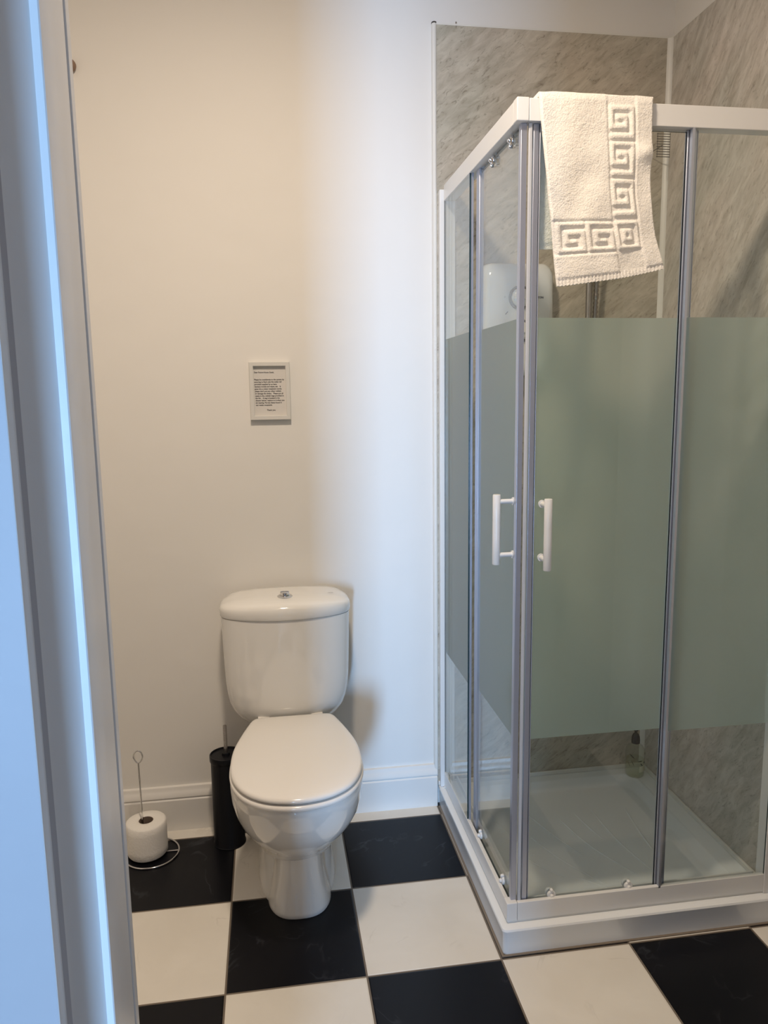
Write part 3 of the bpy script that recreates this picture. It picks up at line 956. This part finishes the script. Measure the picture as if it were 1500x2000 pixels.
# pedestal column
col = [(0.0, 0.082, -0.22, -0.375, -0.487), (0.004, 0.084, -0.22, -0.375, -0.489), (0.012, 0.0825, -0.22, -0.375, -0.487), (0.035, 0.076, -0.22, -0.375, -0.478), (0.07, 0.068, -0.22, -0.375, -0.467), (0.11, 0.0635, -0.22, -0.375, -0.460), (0.15, 0.0615, -0.22, -0.375, -0.457), (0.185, 0.0615, -0.22, -0.375, -0.457)]
rings_mesh(bm, [oval(hw, yb, ym, yf, z, nb=2.6, nf=2.6, xo=0.005) for z, hw, yb, ym, yf in col])
# wider trapway skirt behind the column
sk = [(0.0, 0.105, -0.055, -0.25, -0.462), (0.004, 0.107, -0.055, -0.25, -0.465), (0.014, 0.105, -0.055, -0.25, -0.455), (0.05, 0.100, -0.055, -0.25, -0.425), (0.10, 0.098, -0.055, -0.25, -0.395), (0.15, 0.101, -0.055, -0.25, -0.385), (0.20, 0.104, -0.055, -0.25, -0.38), (0.30, 0.098, -0.05, -0.25, -0.38), (0.384, 0.095, -0.05, -0.25, -0.38)]
rings_mesh(bm, [oval(hw, yb, ym, yf, z, nb=5, nf=2.3, xo=0.003) for z, hw, yb, ym, yf in sk])
wco('pan', bm, CERAMIC, smooth=True, angle=55)

# seat and lid share one outline
OUT = [(0, -0.210), (0.050, -0.210), (0.090, -0.212), (0.111, -0.223), (0.126, -0.264), (0.144, -0.330), (0.1565, -0.390), (0.1615, -0.450), (0.1600, -0.510), (0.1505, -0.560),
       (0.1300, -0.606), (0.100, -0.640), (0.058, -0.664), (0, -0.674)]
full = OUT+[(-x, y) for x, y in OUT[-2:0:-1]]
base_pts = catmull([(x, y, 0) for x, y in full], 5)
cen = Vector((0, -0.43, 0))
def outline(off, z, sc=None):
    r = []
    for p in base_pts:
        d = (p-cen); Ld = d.length
        q = cen+d*((Ld+off)/Ld)
        r.append((TXC+PXO+q.x, q.y, z))
    return r
bm = bmesh.new()
rings_mesh(bm, [outline(-0.007, 0.3983), outline(-0.0065, 0.4003), outline(-0.001, 0.4008), outline(0.0022, 0.4035), outline(0.0028, 0.4080), outline(0.0015, 0.4120), outline(-0.003, 0.4140), outline(-0.010, 0.4145)])
wco('seat', bm, LIDPLASTIC, smooth=True, angle=50)
bm = bmesh.new()
rings_mesh(bm, [outline(-0.013, 0.4147), outline(-0.0125, 0.4182), outline(-0.003, 0.4186), outline(-0.0006, 0.4208), outline(-0.0006, 0.4250), outline(-0.0030, 0.4288), outline(-0.008, 0.4306),
                outline(-0.018, 0.4320), outline(-0.050, 0.4345), outline(-0.110, 0.4365)])
wco('lid', bm, LIDPLASTIC, smooth=True, angle=50)
for sx_ in (-0.075, 0.075):
    bm = bmesh.new(); tube(bm, [(TXC+sx_-0.016, -0.192, 0.412), (TXC+sx_+0.016, -0.192, 0.412)], 0.0105, 16)
    wco('hinge', bm, LIDPLASTIC, smooth=True)

# cistern
CX = TXC-0.003
def cring(hw, yb, yf, z, n=40, ys=-0.135, dome=0.0):
    """flat back, straight sides to y = ys, elliptical bow in front"""
    pts = []
    for k in range(n+1):
        a = math.pi*k/n
        pts.append((CX-hw*math.cos(a), ys+(yf-ys)*math.sin(a)**0.92, z))
    m = 6
    for k in range(1, m+1):
        pts.append((CX+hw-0.10*hw*max(0, k/m-0.5)*2, ys+(yb-ys)*(k/m), z))
    for k in range(1, 10):
        pts.append((CX+0.90*hw-1.80*hw*k/10, yb, z))
    for k in range(m, 0, -1):
        pts.append((CX-hw+0.10*hw*max(0, k/m-0.5)*2, ys+(yb-ys)*(k/m), z))
    return [(x, y, zz-dome*min(1.0, abs((x-CX)/0.182))**2.6) for x, y, zz in pts]
bm = bmesh.new()
cs = [(0.3865, 0.104, -0.165), (0.389, 0.116, -0.176), (0.396, 0.130, -0.187), (0.410, 0.1445, -0.196), (0.430, 0.158, -0.203), (0.455, 0.1675, -0.208), (0.485, 0.1730, -0.211),
      (0.520, 0.1758, -0.213), (0.58, 0.1780, -0.215), (0.65, 0.1800, -0.2175), (0.706, 0.1812, -0.219)]
rings_mesh(bm, [cring(hw, -0.0205, yf, z, ys=-0.135+0.02*(0.18-hw)/0.18) for z, hw, yf in cs])
wco('cistern', bm, CERAMIC, smooth=True, angle=60)
bm = bmesh.new()
cl = [(0.7065, 0.1785, -0.216, 0), (0.7075, 0.1830, -0.2225, 0), (0.7115, 0.1848, -0.2250, 0.0005), (0.728, 0.1850, -0.2258, 0.003), (0.738, 0.1843, -0.2248, 0.006), (0.7450, 0.1810, -0.2205, 0.009), (0.7500, 0.1750, -0.2130, 0.011),
      (0.7535, 0.1640, -0.199, 0.012), (0.7560, 0.140, -0.175, 0.011), (0.7575, 0.080, -0.150, 0.010)]
rr_ = []
for i, (z, hw, yf, dm) in enumerate(cl):
    yb = -0.018-(0.185-hw)*(0.3 if i > 5 else 0)
    rr_.append(cring(hw, yb, yf, z, ys=-0.130, dome=dm))
rings_mesh(bm, rr_)
lid = wco('cistern_lid', bm, CERAMIC, smooth=True, angle=60)
bm = bmesh.new()
lathe(bm, [(0.0215, 0.7550), (0.0215, 0.7592), (0.0195, 0.7608), (0.0150, 0.7612), (0.0145, 0.7640)], (TXC-0.004, -0.150, 0), 'Z', 36)
lathe(bm, [(0.0130, 0.7600), (0.0130, 0.7655), (0.0110, 0.7675), (0.0060, 0.7682), (0, 0.7684)], (TXC-0.004, -0.150, 0.0035), 'Z', 36)
box(bm, TXC-0.004-0.0125, -0.1510, 0.7715, TXC-0.004+0.0125, -0.1490, 0.7725)
o = wco('flush_button', bm, CHROME, smooth=True, angle=40); o['label'] = 'round chrome flush button'
t = text('maker_mark', 'roca', 0.009, FAINTINK, Matrix.Translation((-0.350, -0.120, 0.7535)), wc, bold=0.0002, extrude=0.0002)
t.location = -wc.location

# ------------------------------------------------------------------ toilet brush
tb = empty('toilet_brush_set', (-0.6600, -0.1080, 0.0), 'black cylindrical toilet brush holder with steel handle, left of the toilet', 'toilet brush')
def tbo(name, bm, m, **k):
    o = obj(name, bm, m, tb, **k); o.location = -tb.location; return o
X, Y = -0.6600, -0.1080
bm = bmesh.new()
lathe(bm, [(0, 0.0), (0.0475, 0.0), (0.0480, 0.003), (0.0455, 0.006), (0.0450, 0.262), (0.0425, 0.262), (0.0425, 0.24), (0, 0.24)], (X, Y, 0), 'Z', 48)
tbo('holder', bm, BLACK, smooth=True, angle=40)
bm = bmesh.new()
lathe(bm, [(0.0470, 0.262), (0.0478, 0.264), (0.0478, 0.279), (0.0465, 0.281), (0.0440, 0.2805), (0.0425, 0.2775), (0.012, 0.2775), (0.010, 0.2845), (0, 0.2845)], (X, Y, 0), 'Z', 48)
tbo('lid', bm, BLACK, smooth=True, angle=40)
bm = bmesh.new()
lathe(bm, [(0.0055, 0.2845), (0.0055, 0.365), (0.0050, 0.3685), (0, 0.3695)], (X, Y, 0), 'Z', 20)
o = tbo('brush_handle', bm, STEEL, smooth=True, angle=40); o['label'] = 'brushed steel handle'

# ------------------------------------------------------------------ free-standing roll holder and roll
RX, RY = -0.883, -0.131
rh = empty('toilet_roll_holder', (RX, RY, 0.0), 'chrome wire toilet roll stand with round base and looped top on black tile', 'toilet roll holder')
def rho(name, bm, m, **k):
    o = obj(name, bm, m, rh, **k); o.location = -rh.location; return o
bm = bmesh.new()
tube(bm, [(RX+0.0765*math.cos(2*math.pi*k/64), RY+0.0765*math.sin(2*math.pi*k/64), 0.0028) for k in range(64)], 0.0026, 10, closed=True)
rho('base_ring', bm, CHROME, smooth=True, angle=80)
PX, PY = -0.903, -0.130
bm = bmesh.new()
tube(bm, catmull([(RX-0.0745, RY, 0.0028), (PX-0.02, PY, 0.0028), (PX-0.004, PY, 0.0030), (PX, PY, 0.0075), (PX, PY, 0.03), (PX-0.001, PY, 0.16), (PX-0.002, PY, 0.284)], 8, False), 0.0022, 10)
tube(bm, [(PX, PY, 0.0028), (RX+0.0745, RY, 0.0028)], 0.0022, 10)
rho('upright', bm, CHROME, smooth=True, angle=60)
bm = bmesh.new()
lp = []
for k in range(33):
    a = -math.pi/2+2*math.pi*k/32
    w = 0.0125*(1-0.30*max(0, -math.sin(a)))
    lp.append((PX-0.002+w*math.cos(a), PY, 0.3025+0.0185*math.sin(a)))
tube(bm, lp, 0.0021, 10)
rho('top_loop', bm, CHROME, smooth=True, angle=80)

ROX, ROY = -0.8945, -0.128
tr_ = empty('toilet_roll', (ROX, ROY, 0.0058), 'white toilet paper roll standing on the wire stand in the left corner', 'toilet roll')
def tro(name, bm, m, **k):
    o = obj(name, bm, m, tr_, **k); o.location = -tr_.location; return o
bm = bmesh.new()
ro, ri, h0, h1 = 0.0565, 0.0205, 0.0060, 0.1060
prof = [(ri, h0+0.002), (ri+0.002, h0), (ro-0.003, h0), (ro, h0+0.004), (ro+0.0004, 0.03), (ro-0.0002, 0.055), (ro+0.0003, 0.08), (ro, h1-0.004), (ro-0.004, h1), (ri+0.010, h1+0.0006), (ri+0.001, h1), (ri, h1-0.001)]
lathe(bm, prof, (ROX, ROY, 0), 'Z', 56, cap=False)
for v in bm.verts:
    d = Vector((v.co.x-ROX, v.co.y-ROY, 0))
    if d.length > 0.04:
        a = math.atan2(d.y, d.x)
        s = 1+0.010*math.sin(3*a+v.co.z*30)+0.006*noise.noise(Vector((a*2, v.co.z*60, 0)))
        v.co.x = ROX+d.x*s; v.co.y = ROY+d.y*s
        if v.co.z > 0.09: v.co.z += 0.0015*math.sin(a*2+1)
tro('paper', bm, TISSUE, smooth=True, angle=50)
bm = bmesh.new()
lathe(bm, [(ri-0.0001, h0+0.001), (ri-0.0001, h1-0.001), (ri-0.0012, h1-0.001), (ri-0.0012, h0+0.001), (ri-0.0001, h0+0.001)], (ROX, ROY, 0), 'Z', 40, cap=False)
o = tro('core', bm, CARD, smooth=True); o['label'] = 'brown cardboard core'

# ------------------------------------------------------------------ framed notice
pf = empty('framed_notice', (-0.4935, 0.0, 1.3325), 'small white framed printed notice on the wall above the toilet', 'framed notice')
def pfo(name, bm, m, **k):
    o = obj(name, bm, m, pf, **k); o.location = -pf.location; return o
fx0, fx1, fz0, fz1 = -0.5515, -0.4360, 1.2500, 1.4150
bm = bmesh.new()
fb = 0.0120
def sq(i, y): return [(fx0+i, y, fz0+i), (fx1-i, y, fz0+i), (fx1-i, y, fz1-i), (fx0+i, y, fz1-i)]
prs = [sq(0.0, -0.0005), sq(0.0, -0.0150), sq(0.0012, -0.0165), sq(fb-0.0012, -0.0165), sq(fb, -0.0155), sq(fb, -0.0060)]
vr = [[bm.verts.new(p) for p in r] for r in prs]
for A_, B_ in zip(vr, vr[1:]):
    for k in range(4): bm.faces.new((A_[k], A_[(k+1) % 4], B_[(k+1) % 4], B_[k]))
pfo('frame', bm, PICFRAME)
pfo('paper_sheet', boxes((fx0+fb-0.003, -0.0060, fz0+fb-0.003, fx1-fb+0.003, -0.0045, fz1-fb+0.003)), PAPER)
lines = ["Please be considerate to the system by", "ensuring to flush only the toilet roll", "provided supplied by us here.", "Sanitary towels and wipes, etc.   It",
         "goes into a water treatment works", "please don't put any other rubbish", "or damage the drains.   Please put all", "waste in the rubbish bags provided in",
         "the bin.   A bag is located in the", "drawer below, replace to it when you", "are leaving. Put any items found in", "our waste receptacle."]
y0 = -0.0062
def notice(body, x, z, size, sx=1.0, align='LEFT'):
    t = text('printed_text', body, size, INK, Matrix.Translation((x, y0, z)) @ TEXT_FRONT, None, align=align, extrude=0.0001, sx=sx, bold=0.00016)
    return t
objs = [notice("Dear Future House Guest,", fx0+fb+0.0015, fz1-0.0312, 0.0062, 0.88)]
z = fz1-0.0518
for i, l in enumerate(lines):
    objs.append(notice(l, fx0+fb+0.0015+0.00022*i, z, 0.0060, 0.93)); z -= 0.00660
objs.append(notice("Thank you", (fx0+fx1)/2+0.003, fz1-0.1390, 0.0060, 1.0, 'CENTER'))
bm = bmesh.new()
for o in objs:
    bm.from_mesh(o.data)
    bpy.data.objects.remove(o, do_unlink=True)
for v in bm.verts:     # keep every line inside the sheet
    v.co.x = fx0+fb+0.003+(v.co.x-(fx0+fb+0.003))*0.97
o = pfo('printed_text', bm, INK)
o['label'] = 'rows of small dark print'
bpy.context.view_layer.update()
